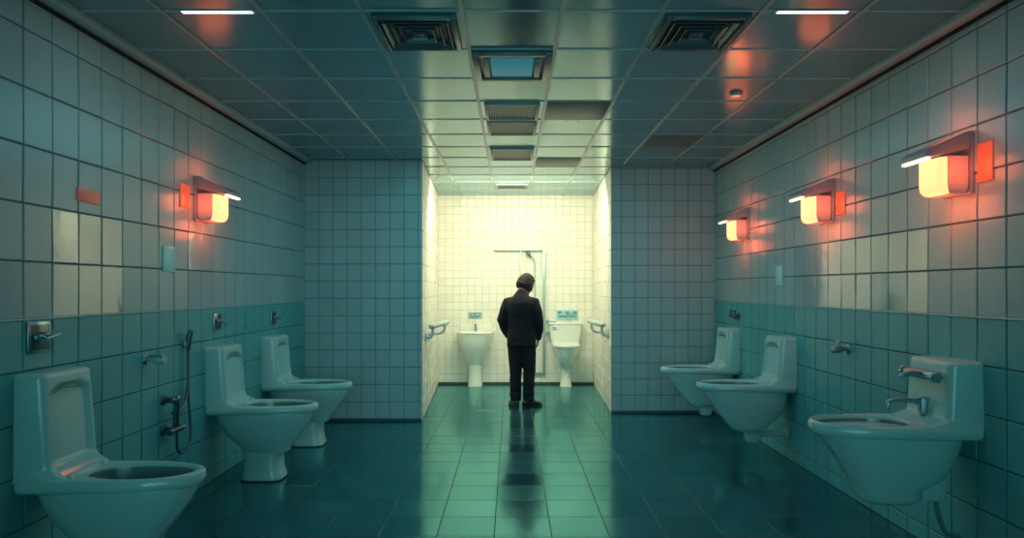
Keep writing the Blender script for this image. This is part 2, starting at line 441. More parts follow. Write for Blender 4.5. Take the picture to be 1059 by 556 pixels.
toilet('floor-standing toilet on the left wall, just past the coiled bidet hose', (XL + .004, 5.37, 0), 0, dz=-.01, zt=1.03, group=G1)
toilet('farthest left-wall toilet, standing next to the left tiled partition', (XL + .004, 6.52, 0), 0, dz=.0, zt=1.03, group=G1)
G2 = 'wall hung toilets along the right wall'
toilet('wall-hung toilet in the middle of the right wall, behind the wash basin', (XR - .004, 5.98, 0), PI, True, .07, 1.06, G2)
toilet('farthest right-wall toilet, hung beside the right tiled partition', (XR - .004, 7.42, 0), PI, True, .04, 1.05, G2)

# wash basin on the right
def basin(loc, rz):
    t = thing('wash_basin', 'wall-hung teal wash basin with two taps in the right foreground', 'wash basin', loc, rz)
    zr = .78; zt = 1.10
    mk('splashback', back_slab(zt, zr, .40, .165, .185, .27, recess=False, lean=.04), M['ceramic'], t, angle=60)
    secs = [(zr - .43, .27, .53, .105, 2.8), (zr - .415, .245, .555, .125, 2.8), (zr - .36, .225, .58, .14, 2.6), (zr - .30, .12, .61, .155, 2.6), (zr - .2, .05, .67, .175, 2.5), (zr - .1, .012, .74, .19, 2.4), (zr - .05, .005, .775, .195, 2.4)]
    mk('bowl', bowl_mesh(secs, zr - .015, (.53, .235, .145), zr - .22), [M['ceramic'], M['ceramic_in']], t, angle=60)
    mk('rim', seat_ring(.002, .81, .212, zr - .07, zr + .004, .29, .775, .165), M['ceramic'], t, angle=60)
    bm = bmesh.new(); rings(bm, [se(.53, 0, zr - .034, .232, .139, 2.2, 44), se(.53, 0, zr - .032, .230, .137, 2.2, 44)])
    mk('water', bm, M['water'], t, label='pale water filling the basin')
    bm = bmesh.new()  # trap box and waste pipe under the bowl
    box(bm, (.17, 0, zr - .36), (.13, .12, .13), .012); mk('trap', bm, M['ceramic'], t)
    bm = bmesh.new(); tube(bm, smooth_path([(.125, 0, zr - .40), (.12, 0, zr - .48), (.09, 0, zr - .58), (.06, 0, zr - .62), (.002, 0, zr - .63)]), .013, 12)
    mk('waste_pipe', bm, M['ceramic_in'], t)
    # upper mixer valve
    z = 1.035
    bm = bmesh.new()
    cyl(bm, (.165, -.085, z), (.225, -.085, z), .022, bev=.003); cyl(bm, (.165, .085, z), (.225, .085, z), .022, bev=.003)
    cyl(bm, (.215, -.12, z), (.215, .12, z), .024, bev=.004)
    v = mk('mixer_valve', bm, M['chrome'], t)
    for s in (-1, 1):
        bm = bmesh.new(); cyl(bm, (.215, s * .118, z), (.215, s * .158, z), .032, .029, bev=.006)
        for q in range(6):
            a = q * PI / 3; cyl(bm, (.215 + .029 * math.cos(a), s * .12, z + .029 * math.sin(a)), (.215 + .027 * math.cos(a), s * .152, z + .027 * math.sin(a)), .006, N=8)
        mk('knob', bm, M['chrome'], v)
    bm = bmesh.new(); tube(bm, smooth_path([(.22, .05, z), (.27, .05, z + .012), (.325, .05, z + .008), (.345, .05, z - .014)]), [.013] * 10 + [.012] * 9, 12)
    mk('spout', bm, M['chrome'], v)
    # lower spout
    z = .885
    bm = bmesh.new(); box(bm, (.19, .0, z - .025), (.05, .045, .10), .008); cyl(bm, (.20, 0, z), (.24, 0, z), .02, bev=.003)
    v = mk('spout_bracket', bm, M['chrome'], t)
    bm = bmesh.new(); tube(bm, smooth_path([(.21, 0, z), (.29, 0, z + .004), (.36, 0, z + .004), (.385, 0, z - .008), (.39, 0, z - .035)]), .0135, 12, dome=True)
    mk('spout', bm, M['chrome'], v)
    return t
basin((XR - .004, 3.69, 0), PI)

# small pedestal basin and toilet in the lit recess (local frame turned: x out of the wall towards the camera)
def pedestal_basin(loc, rz):
    t = thing('pedestal_basin', 'white pedestal wash basin against the bright back wall', 'wash basin', loc, rz)
    zr = .83
    secs = [(zr - .53, .09, .27, .10, 2.4), (zr - .48, .07, .30, .12, 2.4), (zr - .36, .04, .36, .165, 2.4), (zr - .2, .01, .43, .225, 2.5), (zr - .08, .002, .46, .258, 2.6), (zr - .02, .0, .475, .272, 2.7)]
    mk('bowl', bowl_mesh(secs, zr - .004, (.27, .165, .21), zr - .16), [M['ceramic_warm']] * 2, t, angle=60)
    mk('rim', seat_ring(.0, .485, .28, zr - .03, zr + .012, .09, .44, .215, n=2.8, flat=.3), M['ceramic_warm'], t, angle=60)
    bm = bmesh.new(); box(bm, (.02, 0, zr + .05), (.036, .5, .10), .012, 3); mk('splashback', bm, M['ceramic_warm'], t)
    bm = bmesh.new(); tab = [(0, .115, .11), (.06, .105, .10), (.2, .09, .088), (zr - .49, .10, .10)]
    rings(bm, [se(.19, 0, z, interp(tab, z)[1], interp(tab, z)[0], 2.6, 30) for z in [.002 + (zr - .492) * i / 12 for i in range(13)]])
    mk('pedestal', bm, M['ceramic_warm'], t, angle=60)
    bm = bmesh.new(); cyl(bm, (.075, 0, zr + .008), (.075, 0, zr + .09), .02, .016, bev=.003); tube(bm, smooth_path([(.075, 0, zr + .07), (.13, 0, zr + .085), (.18, 0, zr + .055)]), .012, 10, dome=True); ball(bm, (.075, 0, zr + .105), .022, (1, 1, .8))
    mk('tap', bm, M['chrome'], t)
pedestal_basin((-.565, YB - .006, 0), -PI / 2)
def recess_toilet(loc, rz):
    t = thing('toilet', 'white pedestal toilet with square cistern against the bright back wall', 'toilet', loc, rz)
    zr = .66
    bm = bmesh.new(); tab = [(zr + .0, .215, .17), (zr + .10, .235, .18), (zr + .28, .25, .19)]
    rings(bm, [[(max(.001, p[0]), p[1], p[2]) for p in se(.095, 0, z, interp(tab, z)[1] / 2, interp(tab, z)[0], 6, 40)] for z in [zr + .28 * i / 10 for i in range(11)]])
    mk('cistern', bm, M['ceramic_warm'], t, angle=50)
    bm = bmesh.new(); box(bm, (.1, 0, zr + .295), (.198, .525, .035), .012, 3); mk('cistern_lid', bm, M['ceramic_warm'], t)
    secs = [(zr - .38, .12, .30, .085, 2.6), (zr - .34, .10, .36, .105, 2.5), (zr - .22, .06, .46, .15, 2.4), (zr - .1, .02, .53, .19, 2.4), (zr - .05, .01, .55, .20, 2.4)]
    mk('bowl', bowl_mesh(secs, zr - .02, (.35, .18, .135), zr - .24), [M['ceramic_warm']] * 2, t, angle=60)
    mk('seat', seat_ring(.12, .58, .215, zr - .055, zr + .004, .19, .53, .145), M['ceramic_warm'], t, angle=60)
    bm = bmesh.new(); tab = [(0, .095, .115), (.05, .085, .10), (.18, .07, .085), (zr - .34, .085, .10)]
    rings(bm, [se(.21, 0, z, interp(tab, z)[1], interp(tab, z)[0], 2.8, 30) for z in [.002 + (zr - .342) * i / 12 for i in range(13)]])
    mk('pedestal', bm, M['ceramic_warm'], t, angle=60)
    bm = bmesh.new(); cyl(bm, (.20, -.19, zr + .24), (.215, -.19, zr + .24), .014); box(bm, (.217, -.165, zr + .24), (.01, .06, .014), .003)
    mk('flush_lever', bm, M['chrome'], t)
recess_toilet((.825, YB - .006, 0), -PI / 2)

# ------------------------------------------------------------------ chrome wall fittings (x out of the wall)
def flush_plate(label, loc, rz, w=.15, cat='flush valve', group=None):
    t = thing('flush_valve', label, cat, loc, rz, group)
    bm = bmesh.new(); box(bm, (.007, 0, 0), (.012, w, w * .96), .004); mk('backplate', bm, M['chrome'], t)
    bm = bmesh.new(); box(bm, (.0135, 0, 0), (.004, w * .8, w * .76), .0015); mk('inset_plate', bm, M['chrome_dark'], t)
    bm = bmesh.new(); cyl(bm, (.01, 0, .004), (.055, 0, .004), w * .15, w * .13, bev=.004); cyl(bm, (.035, -w * .34, .004), (.035, w * .34, .004), w * .085, bev=.003)
    v = mk('valve_body', bm, M['chrome'], t)
    bm = bmesh.new(); cyl(bm, (.055, 0, .004), (.075, 0, .004), w * .05); cyl(bm, (.074, -w * .3, -.004), (.074, w * .36, .014), .007, bev=.002); cyl(bm, (.074, .008, -w * .22), (.074, -.004, w * .24), .006, bev=.002)
    mk('handle', bm, M['chrome'], v)
    return t
GF = 'square flush valves on the left wall'
flush_plate('large square chrome flush valve on the left wall above the foreground toilet', (XL + .005, 3.345, 1.258), 0, .165, group=GF)
flush_plate('square chrome flush valve on the left wall over the second toilet', (XL + .005, 5.37, 1.235), 0, .14, group=GF)
flush_plate('farthest chrome flush valve on the left wall, near the left partition', (XL + .005, 6.63, 1.215), 0, .14, group=GF)
def wall_spout(name, label, cat, loc, rz, knob=False):
    t = thing(name, label, cat, loc, rz)
    bm = bmesh.new(); cyl(bm, (0, 0, 0), (.02, 0, 0), .036, .030, bev=.004); mk('flange', bm, M['chrome'], t)
    bm = bmesh.new(); tube(bm, [(.015, 0, 0), (.045, 0, 0), (.06, 0, .0), (.115, 0, -.004), (.13, 0, -.006)], [.017, .017, .027, .025, .02], 16)
    mk('push_button' if not knob else 'valve_body', bm, M['pale_metal'] if not knob else M['chrome'], t)
    if knob:
        bm = bmesh.new(); cyl(bm, (.075, 0, .02), (.075, 0, .05), .01); cyl(bm, (.075, -.035, .052), (.075, .035, .052), .008, bev=.002)
        mk('handle', bm, M['chrome'], t)
    else:
        bm = bmesh.new(); box(bm, (.075, 0, .024), (.09, .05, .012), .004); mk('cap', bm, M['chrome'], t)
wall_spout('push_tap', 'small chrome push tap on the left wall, past the foreground toilet', 'tap', (XL + .005, 4.33, 1.045), 0)
wall_spout('stop_valve', 'small chrome stop valve on the right wall between basin and middle toilet', 'tap', (XR - .005, 4.90, 1.06), PI, True)
def small_valve(label, loc, rz):
    t = thing('stop_valve', label, 'tap', loc, rz)
    bm = bmesh.new(); cyl(bm, (0, -.06, 0), (.012, -.06, 0), .03); cyl(bm, (0, .06, 0), (.012, .06, 0), .03); cyl(bm, (0, -.06, 0), (.05, -.06, 0), .014); cyl(bm, (0, .06, 0), (.05, .06, 0), .014); cyl(bm, (.05, -.09, 0), (.05, .09, 0), .018, bev=.003)
    mk('valve_body', bm, M['chrome_dark'], t)
    for s in (-1, 1):
        bm = bmesh.new(); cyl(bm, (.05, s * .06, .01), (.05, s * .06, .05), .010); cyl(bm, (.05, s * .06 - .03, .055), (.05, s * .06 + .03, .055), .010, bev=.002)
        mk('handle', bm, M['chrome_dark'], t)
small_valve('faint twin-handled stop valve above the farthest right-wall toilet', (XR - .005, 7.32, 1.20), PI)

# bidet shower with looped hose
def bidet(loc):
    t = thing('bidet_shower', 'dark metal bidet sprayer with looped hose and valve on the left wall', 'bidet shower', loc)
    # y grows away from the camera; valve nearer, riser farther
    bm = bmesh.new(); tube(bm, smooth_path([(.03, .29, 1.10), (.03, .29, .90), (.035, .28, .80), (.04, .22, .70), (.05, .12, .655), (.05, .03, .66)]), .011, 10)
    mk('riser_pipe', bm, M['chrome_dark'], t)
    bm = bmesh.new(); tube(bm, [(.03, .29, 1.06), (.035, .29, 1.10), (.04, .29, 1.16), (.05, .29, 1.185)], [.014, .018, .022, .019], 14, dome=True)
    h = mk('handset', bm, M['chrome_dark'], t)
    bm = bmesh.new(); box(bm, (.012, .29, 1.10), (.03, .03, .05), .004); cyl(bm, (0, .29, 1.10), (.01, .29, 1.10), .024); mk('holder', bm, M['chrome'], t)
    bm = bmesh.new()
    cyl(bm, (0, 0, .75), (.02, 0, .75), .036, .03, bev=.004); cyl(bm, (.02, 0, .75), (.085, 0, .75), .02, bev=.003); ball(bm, (.085, 0, .75), .027)
    u = mk('upper_valve', bm, M['chrome_dark'], t)
    bm = bmesh.new(); cyl(bm, (.085, -.045, .757), (.085, .055, .765), .010, bev=.002); cyl(bm, (.085, 0, .72), (.085, 0, .79), .009, bev=.002); mk('handle', bm, M['chrome'], u)
    bm = bmesh.new()
    cyl(bm, (0, 0, .545), (.02, 0, .545), .036, .03, bev=.004); cyl(bm, (.02, 0, .545), (.08, 0, .545), .022, bev=.003); cyl(bm, (.07, -.06, .545), (.07, .11, .545), .022, bev=.004)
    l = mk('lower_valve', bm, M['chrome_dark'], t)
    bm = bmesh.new(); cyl(bm, (.07, .11, .545), (.07, .145, .545), .016, bev=.003); mk('knob', bm, M['chrome'], l)
    bm = bmesh.new(); cyl(bm, (.075, .0, .56), (.085, 0, .74), .011); cyl(bm, (.075, .055, .56), (.08, .05, .73), .008); mk('link_pipe', bm, M['chrome_dark'], t)
    bm = bmesh.new(); tube(bm, smooth_path([(.07, .055, .70), (.065, .065, .62), (.06, .07, .50), (.055, .09, .40), (.05, .16, .355), (.05, .24, .375), (.045, .30, .45), (.035, .305, .60), (.03, .295, .75), (.03, .29, .92), (.03, .29, 1.07)], 8), .0095, 10)
    mk('hose', bm, M['chrome_dark'], t)
bidet((XL + .005, 4.545, 0))

# blank wall plates with a little glow painted in
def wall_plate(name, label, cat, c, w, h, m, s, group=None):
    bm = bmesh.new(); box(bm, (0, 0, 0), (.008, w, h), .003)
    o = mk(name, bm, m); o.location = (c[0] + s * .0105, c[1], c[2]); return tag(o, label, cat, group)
wall_plate('wall_plate', 'pale cyan blank plate on the left wall, left of the orange lamp', 'wall plate', (XL, 4.62, 1.70), .16, .175, M['cyan_plate'], 1)
wall_plate('wall_plate', 'pale cyan blank plate on the right wall below the lamps', 'wall plate', (XR, 6.16, 1.615), .15, .175, M['cyan_plate'], -1)

# ------------------------------------------------------------------ orange wall lamps
def lamp(label, x, y, s, group):
    t = thing('wall_lamp', label, 'wall lamp', (x, y, 2.0), 0 if s > 0 else PI, group)
    w = .24
    bm = bmesh.new(); box(bm, (.016, 0, .165), (.02, w, .33), .005)
    mk('backplate', bm, M['lamp_metal'], t)
    bm = bmesh.new()  # sloping hood
    prof = [(.02, .33), (.05, .325), (.25, .235), (.262, .215), (.258, .195), (.235, .195), (.03, .235)]
    rows = [[(px, yy, pz) for px, pz in prof] for yy in (-w / 2, w / 2)]
    rings(bm, rows)
    bmesh.ops.bevel(bm, geom=list(bm.edges), offset=.004, segments=2, affect='EDGES')
    mk('hood', bm, M['lamp_metal'], t)
    bm = bmesh.new(); box(bm, (.245, 0, .186), (.024, w - .01, .016), .004)
    mk('light_strip', bm, M['lamp_strip'], t, label='thin glowing strip under the hood edge')
    bm = bmesh.new(); rows = []   # frosted housing, rounded at its foot
    for z, q in ((.20, 0), (.06, 0), (.03, .004), (.012, .014), (.002, .034), (0, .05)):
        a0, a1, b = .03 + q * .4, .150 - q, .105 - q * .7
        rows.append([(a0, -b, z), (a1 - .015, -b, z), (a1, -b + .015, z), (a1, b - .015, z), (a1 - .015, b, z), (a0, b, z)])
    rings(bm, rows); mk('housing', bm, M['lamp_side'], t, label='pinkish grey frosted lamp housing')
    bm = bmesh.new(); rows = []
    for z, q in ((.195, 0), (.06, 0), (.03, .004), (.012, .014), (.004, .03)):
        a1, b = .178 - q, .102 - q * .7
        rows.append([(.12, -b, z), (a1 - .02, -b, z), (a1, -b + .02, z), (a1, b - .02, z), (a1 - .02, b, z), (.12, b, z)])
    rings(bm, rows); mk('lens', bm, M['lamp_lens'], t, label='glowing yellow orange lens')
    for nm, px, pz, e, r, yy in (('glow_low', .13, -.06, 1.3, .08, 0), ('glow_high', .10, .38, .75, .12, 0), ('glow_near', .10, .12, .8, .07, -.20), ('glow_far', .10, .12, .8, .07, .20)):  # unseen points added around the lamp for its halo on the wall
        L = bpy.data.lights.new('lamp_glow', 'POINT'); L.energy = e * LAMP; L.color = (1, .13, .045); L.shadow_soft_size = r
        lo = bpy.data.objects.new('lamp_glow', L); COL.objects.link(lo); lo.parent = t; lo.location = (px, yy, pz)
LAMP = 1.25
GL = 'orange wall lamps on the right wall'
lamp('nearest and largest orange wall lamp on the right wall', XR, 3.68, -1, GL)
lamp('middle orange wall lamp of the right wall, above the middle toilet', XR, 5.22, -1, GL)
lamp('farthest small orange wall lamp of the right wall, near the partition', XR, 7.05, -1, GL)
lamp('only orange wall lamp on the left wall', XL, 5.10, 1, None)
GR = 'painted red glow patches beside the wall lamps'  # emissive plates added for glow patches on the wall; no panels there
wall_plate('glow_patch', 'square painted red glow beside the left wall lamp', 'painted glow', (XL, 4.84, 2.16), .13, .17, M['red_glow'], 1, GR)
wall_plate('glow_patch', 'painted red glow beside the nearest right wall lamp', 'painted glow', (XR, 3.475, 2.15), .11, .20, M['red_glow'], -1, GR)
wall_plate('glow_patch', 'painted red glow beside the middle right wall lamp', 'painted glow', (XR, 5.005, 2.13), .13, .17, M['red_glow'], -1, GR)
wall_plate('glow_patch', 'painted dim red glow high on the left wall, above the foreground toilet', 'painted glow', (XL, 3.74, 2.01), .19, .075, M['red_dim'], 1)  # faint emissive plate added for an orange patch of light

# ------------------------------------------------------------------ ceiling fittings
def frame_bm(cx, cy, w, d, b, z0, z1):
    bm = bmesh.new()
    for x, y, sx, sy in ((cx - w / 2 + b / 2, cy, b, d), (cx + w / 2 - b / 2, cy, b, d), (cx, cy - d / 2 + b / 2, w - 2 * b, b), (cx, cy + d / 2 - b / 2, w - 2 * b, b)):
        box(bm, (x, y, (z0 + z1) / 2), (sx, sy, z1 - z0), .003)
    return bm
ZV = ZC - .004
def diffuser(label, cx, cy, w=.45, d=.50):
    t = thing('air_diffuser', label, 'air vent', (cx, cy, ZC), 0, 'square air diffusers in the ceiling')
    bm = bmesh.new(); box(bm, (0, 0, -.008), (w - .02, d - .02, .006)); mk('backing', bm, M['vent_dark'], t)
    mk('frame', frame_bm(0, 0, w, d, .03, -.032, -.004), M['vent_slat'], t)
    for q in (.80, .60, .40, .20):
        bm = bmesh.new(); a, b = w * q / 2, d * q / 2
        lo = [(-a, -b, -.034), (a, -b, -.034), (a, b, -.034), (-a, b, -.034)]
        rows = [[(x * k, y * k, z) for x, y, _ in lo] for k, z in ((1, -.036), (.86, -.012), (.85, -.014), (.97, -.038))]
        rings(bm, rows + [rows[0]], cap0=False, cap1=False); bmesh.ops.remove_doubles(bm, verts=bm.verts, dist=1e-5)
        mk('louvre', bm, M['vent_slat'], t, smooth=False)
    bm = bmesh.new(); box(bm, (0, 0, -.022), (w * .14, d * .14, .012), .003); mk('core', bm, M['vent_slat'], t)
diffuser('large square dark air diffuser in the ceiling, left of centre', -.525, 3.835)
diffuser('large square dark air diffuser in the ceiling, right of centre', 1.05, 3.835)
def grille(label, cx, cy, w, d, m, dark=True, n=20):
    t = thing('air_grille', label, 'air vent', (cx, cy, ZC), 0, 'slatted air grilles along the ceiling centre')
    bm = bmesh.new(); box(bm, (0, 0, -.009), (w - .02, d - .02, .004)); mk('backing', bm, M['vent_dark'], t)
    mk('frame', frame_bm(0, 0, w, d, .028, -.028, -.004), M['vent_white'], t)
    bm = bmesh.new()
    for i in range(n):
        x = lerp(-w / 2 + .035, w / 2 - .035, (i + .5) / n)
        box(bm, (x, 0, -.017), (.006, d - .06, .014), rot=None)
    mk('slats', bm, m, t, smooth=False)
grille('slatted grey grille in the ceiling centre, nearer of the adjoining pair', 0, 5.545, .44, .50, M['vent_white'])
grille('dark slatted grille in the ceiling centre, farther of the adjoining pair', 0, 6.115, .44, .50, M['vent_slat'])
grille('dark slatted ceiling grille at the opening to the bright recess', 0, 7.30, .46, .62, M['vent_slat'])
grille('small grey ceiling grille inside the bright recess, near its back wall', 0, 9.60, .44, .42, M['vent_white'], n=14)
t = thing('ceiling_light', 'recessed ceiling light with blue diffuser and pale end caps', 'ceiling light', (0, 4.405, ZC))
bm = frame_bm(0, 0, .50, .53, .045, -.034, -.004); mk('frame', bm, M['vent_slat'], t)
bm = bmesh.new(); box(bm, (0, 0, -.009), (.42, .45, .004)); mk('tray', bm, M['vent_dark'], t)
bm = bmesh.new(); box(bm, (0, .02, -.018), (.27, .34, .016), .004); mk('diffuser', bm, M['cyan_glass'], t, label='blue green lamp diffuser')
for s in (-1, 1):
    bm = bmesh.new(); box(bm, (s * .165, .02, -.02), (.04, .34, .022), .004); mk('end_cap', bm, M['vent_white'], t)
def panel(label, cx, cy, w=.495, d=.54):
    bm = bmesh.new(); box(bm, (0, 0, 0), (w, d, .010), .003); o = mk('ceiling_panel', bm, M['ceil_dark']); o.location = (cx, cy, ZC - .009)
    tag(o, label, 'ceiling panel', 'dark replacement ceiling panels')
panel('dark grey ceiling panel just right of the adjoining slatted grilles', .525, 5.545)
panel('dark grey ceiling panel at the opening to the recess', .525, 7.83)
panel('faint dark ceiling panel toward the right, before the right partition', 1.575, 6.685)
def slot(label, cx, cy):
    t = thing('slot_light', label, 'ceiling light', (cx, cy, ZC), 0, 'thin white slot lights in the ceiling')
    mk('frame', frame_bm(0, 0, .40, .052, .010, -.008, -.003), M['ceil_bar'], t)
    bm = bmesh.new(); box(bm, (0, 0, -.008), (.37, .030, .008), .002); mk('lens', bm, M['slot_light'], t, label='bright white lens')
    L = bpy.data.lights.new('slot_glow', 'AREA'); L.shape = 'RECTANGLE'; L.size = .38; L.size_y = .04; L.energy = SLOT; L.color = (.55, .95, 1)
    lo = bpy.data.objects.new('slot_glow', L); COL.objects.link(lo); lo.parent = t; lo.location = (0, 0, -.018)
SLOT = 2.2
slot('thin white slot light in the ceiling on the left', -1.55, 3.56)
slot('thin white slot light in the ceiling on the right', 1.58, 3.56)
bm = bmesh.new(); cyl(bm, (0, 0, 0), (0, 0, -.022), .05, .044, bev=.004)
t = thing('ceiling_glint', 'tiny amber disc painted for an orange reflection in the dark right ceiling', 'ceiling light', (1.67, 5.05, ZC - .004))  # glowing disc added for an orange reflection; no fitting there
mk('ring', bm, M['ceil_bar'], t)
bm = bmesh.new(); cyl(bm, (0, 0, -.02), (0, 0, -.027), .034, bev=.002); mk('lens', bm, M['amber'], t, label='amber glint')

# ------------------------------------------------------------------ recess fittings
# framed shower screen fixed to the back wall
t = thing('shower_screen', 'tall framed glass shower panel on the bright back wall behind the man', 'shower screen', (0, YB - .006, 0))
zt, zb, xl, xr = 2.095, .15, -.285, .50
bm = bmesh.new(); box(bm, ((xl + xr) / 2, -.03, zt), (xr - xl, .04, .026), .004); mk('top_rail', bm, M['frame_metal'], t)
bm = bmesh.new(); box(bm, (xr, -.03, (zt + zb) / 2), (.04, .05, zt - zb), .004); mk('post', bm, M['frame_metal'], t)
bm = bmesh.new(); box(bm, (xr - .19, -.03, zb + .03), (.36, .035, .022), .003); mk('bottom_rail', bm, M['frame_metal'], t)
bm = bmesh.new(); box(bm, (xr - .19, -.03, (zt + zb) / 2 + .02), (.345, .006, zt - zb - .07)); mk('glass_pane', bm, M['glass'], t)
bm = bmesh.new(); box(bm, (xr - .365, -.03, (zt + zb) / 2 + .02), (.016, .02, zt - zb - .04), .003); mk('inner_stile', bm, M['frame_metal'], t)
bm = bmesh.new(); tube(bm, [(-.005, -.02, 2.065), (.0, -.03, 2.04), (.015, -.035, 2.01), (.04, -.03, 1.985)], [.03, .032, .02, .012], 14, dome=True); h = mk('hand_shower', bm, M['chrome_dark'], t, label='dark hand shower head'); h.location = (.255, -.045, 0)
bm = bmesh.new(); tube(bm, smooth_path([(.03, -.03, 2.0), (.075, -.02, 1.965), (.10, -.01, 1.89), (.105, -.01, 1.6), (.105, -.01, 1.2), (.10, -.005, .95)]), .008, 10); h = mk('hose', bm, M['frame_metal'], t); h.location = (.255, -.045, 0)
def tapset(name, label, cat, x, z, w, h):
    t = thing(name, label, cat, (x, YB - .006, z), -PI / 2)
    bm = bmesh.new(); box(bm, (.008, 0, 0), (.014, w, h), .004); mk('backplate', bm, M['cyan_plate'], t)
    bm = bmesh.new(); cyl(bm, (.04, -w * .42, 0), (.04, w * .42, 0), .018, bev=.004); cyl(bm, (0, -w * .3, 0), (.04, -w * .3, 0), .014); cyl(bm, (0, w * .3, 0), (.04, w * .3, 0), .014)
    b = mk('valve_body', bm, M['chrome'], t)
    for s in (-1, 0, 1):
        bm = bmesh.new(); cyl(bm, (.04, s * w * .36, .01), (.04, s * w * .36, h * .36), .012); cyl(bm, (.04, s * w * .36 - .03, h * .38), (.04, s * w * .36 + .03, h * .38), .011, bev=.003)
        mk('handle', bm, M['chrome'], b)
    bm = bmesh.new(); tube(bm, smooth_path([(.05, 0, 0), (.12, 0, .01), (.16, 0, -.03)]), .012, 10, dome=True); mk('spout', bm, M['chrome'], b)
tapset('wall_mixer', 'pale blue wall mixer tap above the pedestal basin', 'tap', -.575, 1.085, .20, .09)
tapset('wall_mixer', 'pale blue wall mixer tap plate above the pedestal toilet', 'tap', .86, 1.085, .33, .15)
for z, nm, lb in ((.985, 'wall_lever', 'chrome wall lever left of the toilet cistern, upper one'), (.80, 'wall_hook', 'small chrome hook left of the toilet cistern, lower one')):
    t = thing(nm, lb, 'hook', (.56, YB - .006, z), -PI / 2)
    bm = bmesh.new(); cyl(bm, (0, 0, 0), (.014, 0, 0), .026, bev=.003); mk('flange', bm, M['chrome'], t)
    bm = bmesh.new(); tube(bm, [(.01, 0, 0), (.05, 0, 0), (.06, .03, 0), (.062, .12, -.006)] if z > .9 else [(.01, 0, 0), (.04, 0, -.01), (.055, 0, -.04), (.055, 0, -.055)], [.013, .012, .012, .010], 10, dome=True)
    mk('lever' if z > .9 else 'prong', bm, M['chrome'], t)
def rail(label, s, y0, y1, wall, b0, b1):
    t = thing('grab_rail', label, 'grab rail', (0, 0, 0), 0, 'grab rails on the recess side walls')
    z = 1.05; a, b = Vector((b0, y0, z)), Vector((b1, y1, z))
    bm = bmesh.new(); tube(bm, [a, a.lerp(b, .5), b], .034, 16, dome=True); mk('bar', bm, M['pale_metal'], t)
    for p, yy in ((a.lerp(b, .08), y0 + .08 * (y1 - y0)), (a.lerp(b, .82), y0 + .82 * (y1 - y0))):
        wx = wall(yy) - s * .006
        bm = bmesh.new(); tube(bm, smooth_path([p, p + Vector((0, 0, -.08)), Vector((lerp(p.x, wx, .3), yy, z - .13)), Vector((wx, yy, z - .14))]), .018, 10)
        ar = mk('bracket', bm, M['pale_metal'], t)
        bm = bmesh.new(); cyl(bm, (wx, yy, z - .14), (wx - s * .014, yy, z - .14), .04, bev=.003); mk('flange', bm, M['pale_metal'], ar)
wl = lambda y: lerp(-1.02, XBL, (y - YL) / (YB - YL)); wr = lambda y: lerp(1.193, XBR, (y - YR) / (YB - YR))
rail('pale metal grab rail on the left side wall of the recess', -1, 8.0, 8.95, wl, -.955, -.86)
rail('pale metal grab rail on the right side wall of the recess', 1, 8.35, 9.25, wr, 1.125, 1.06)

# ------------------------------------------------------------------ the man
def remesh(name, bm, vox, it, material, parent=None):
    bmesh.ops.recalc_face_normals(bm, faces=bm.faces)
    me = bpy.data.meshes.new('tmp'); bm.to_mesh(me); bm.free()
    o = bpy.data.objects.new('tmp', me); COL.objects.link(o)
    r = o.modifiers.new('r', 'REMESH'); r.mode = 'VOXEL'; r.voxel_size = vox
    if it:
        s = o.modifiers.new('s', 'SMOOTH'); s.factor = .5; s.iterations = it
    bpy.context.view_layer.update()
    ev = o.evaluated_get(bpy.context.evaluated_depsgraph_get())
    nm = bpy.data.meshes.new_from_object(ev); nm.name = name; nm.materials.clear()
    bpy.data.objects.remove(o); bpy.data.meshes.remove(me)
    return mkm(name, nm, material, parent, angle=180)
def stack(bm, rows, N=28, n=2.3):
    rings(bm, [se(x, y, z, a, b, n, N) for x, y, z, a, b in rows])

# head, in its own frame (face towards +y), then tilted
HP = Vector((.0, .035, 1.44))     # pivot at the neck
HR = Euler((math.radians(-27), 0, math.radians(-38)), 'XYZ').to_matrix().to_4x4()
def H(bm):
    bmesh.ops.transform(bm, matrix=Matrix.Translation(HP) @ HR, verts=bm.verts)
def head_bm():
    bm = bmesh.new()
    tab = [(.02, .0, .03, .045, .05), (.05, .012, .03, .056, .072), (.08, .016, 0, .064, .086), (.12, .012, 0, .070, .096), (.16, .006, 0, .074, .100), (.20, .0, 0, .071, .094), (.228, -.004, 0, .054, .072), (.244, -.006, 0, .028, .036)]
    rings(bm, [se(0, y + .015, z, a, b, 2.1, 28) for z, y, _, a, b in tab])
    tube(bm, [(0, .108, .150), (0, .120, .125), (0, .134, .102), (0, .112, .094)], [.009, .011, .015, .010], 10, dome=True)   # nose
    ball(bm, (0, .104, .070), .018, (1.5, .6, .55)); ball(bm, (0, .102, .058), .016, (1.3, .7, .6))                       # lips
    ball(bm, (0, .088, .032), .026, (1, .8, .8))                                                                            # chin
    for s in (-1, 1):
        ball(bm, (s * .032, .098, .146), .016, (1.6, .6, .5))                                                               # brow
        ball(bm, (s * .077, .008, .118), .024, (.4, .75, 1.3)); ball(bm, (s * .082, .0, .125), .016, (.5, .9, 1.5))         # ears
        ball(bm, (s * .045, .072, .098), .03, (.8, .8, .8))                                                                 # cheeks
    H(bm); return bm
def merge(dst, src):
    me = bpy.data.meshes.new('m'); src.to_mesh(me); src.free(); dst.from_mesh(me); bpy.data.meshes.remove(me)
ARM = {-1: [(-.168, -.008, 1.335), (-.212, -.035, 1.22), (-.243, -.04, 1.10), (-.228, .03, .975), (-.18, .105, .875)],
       1: [(.168, .0, 1.335), (.208, -.02, 1.22), (.232, -.02, 1.10), (.222, .05, .975), (.198, .10, .865)]}
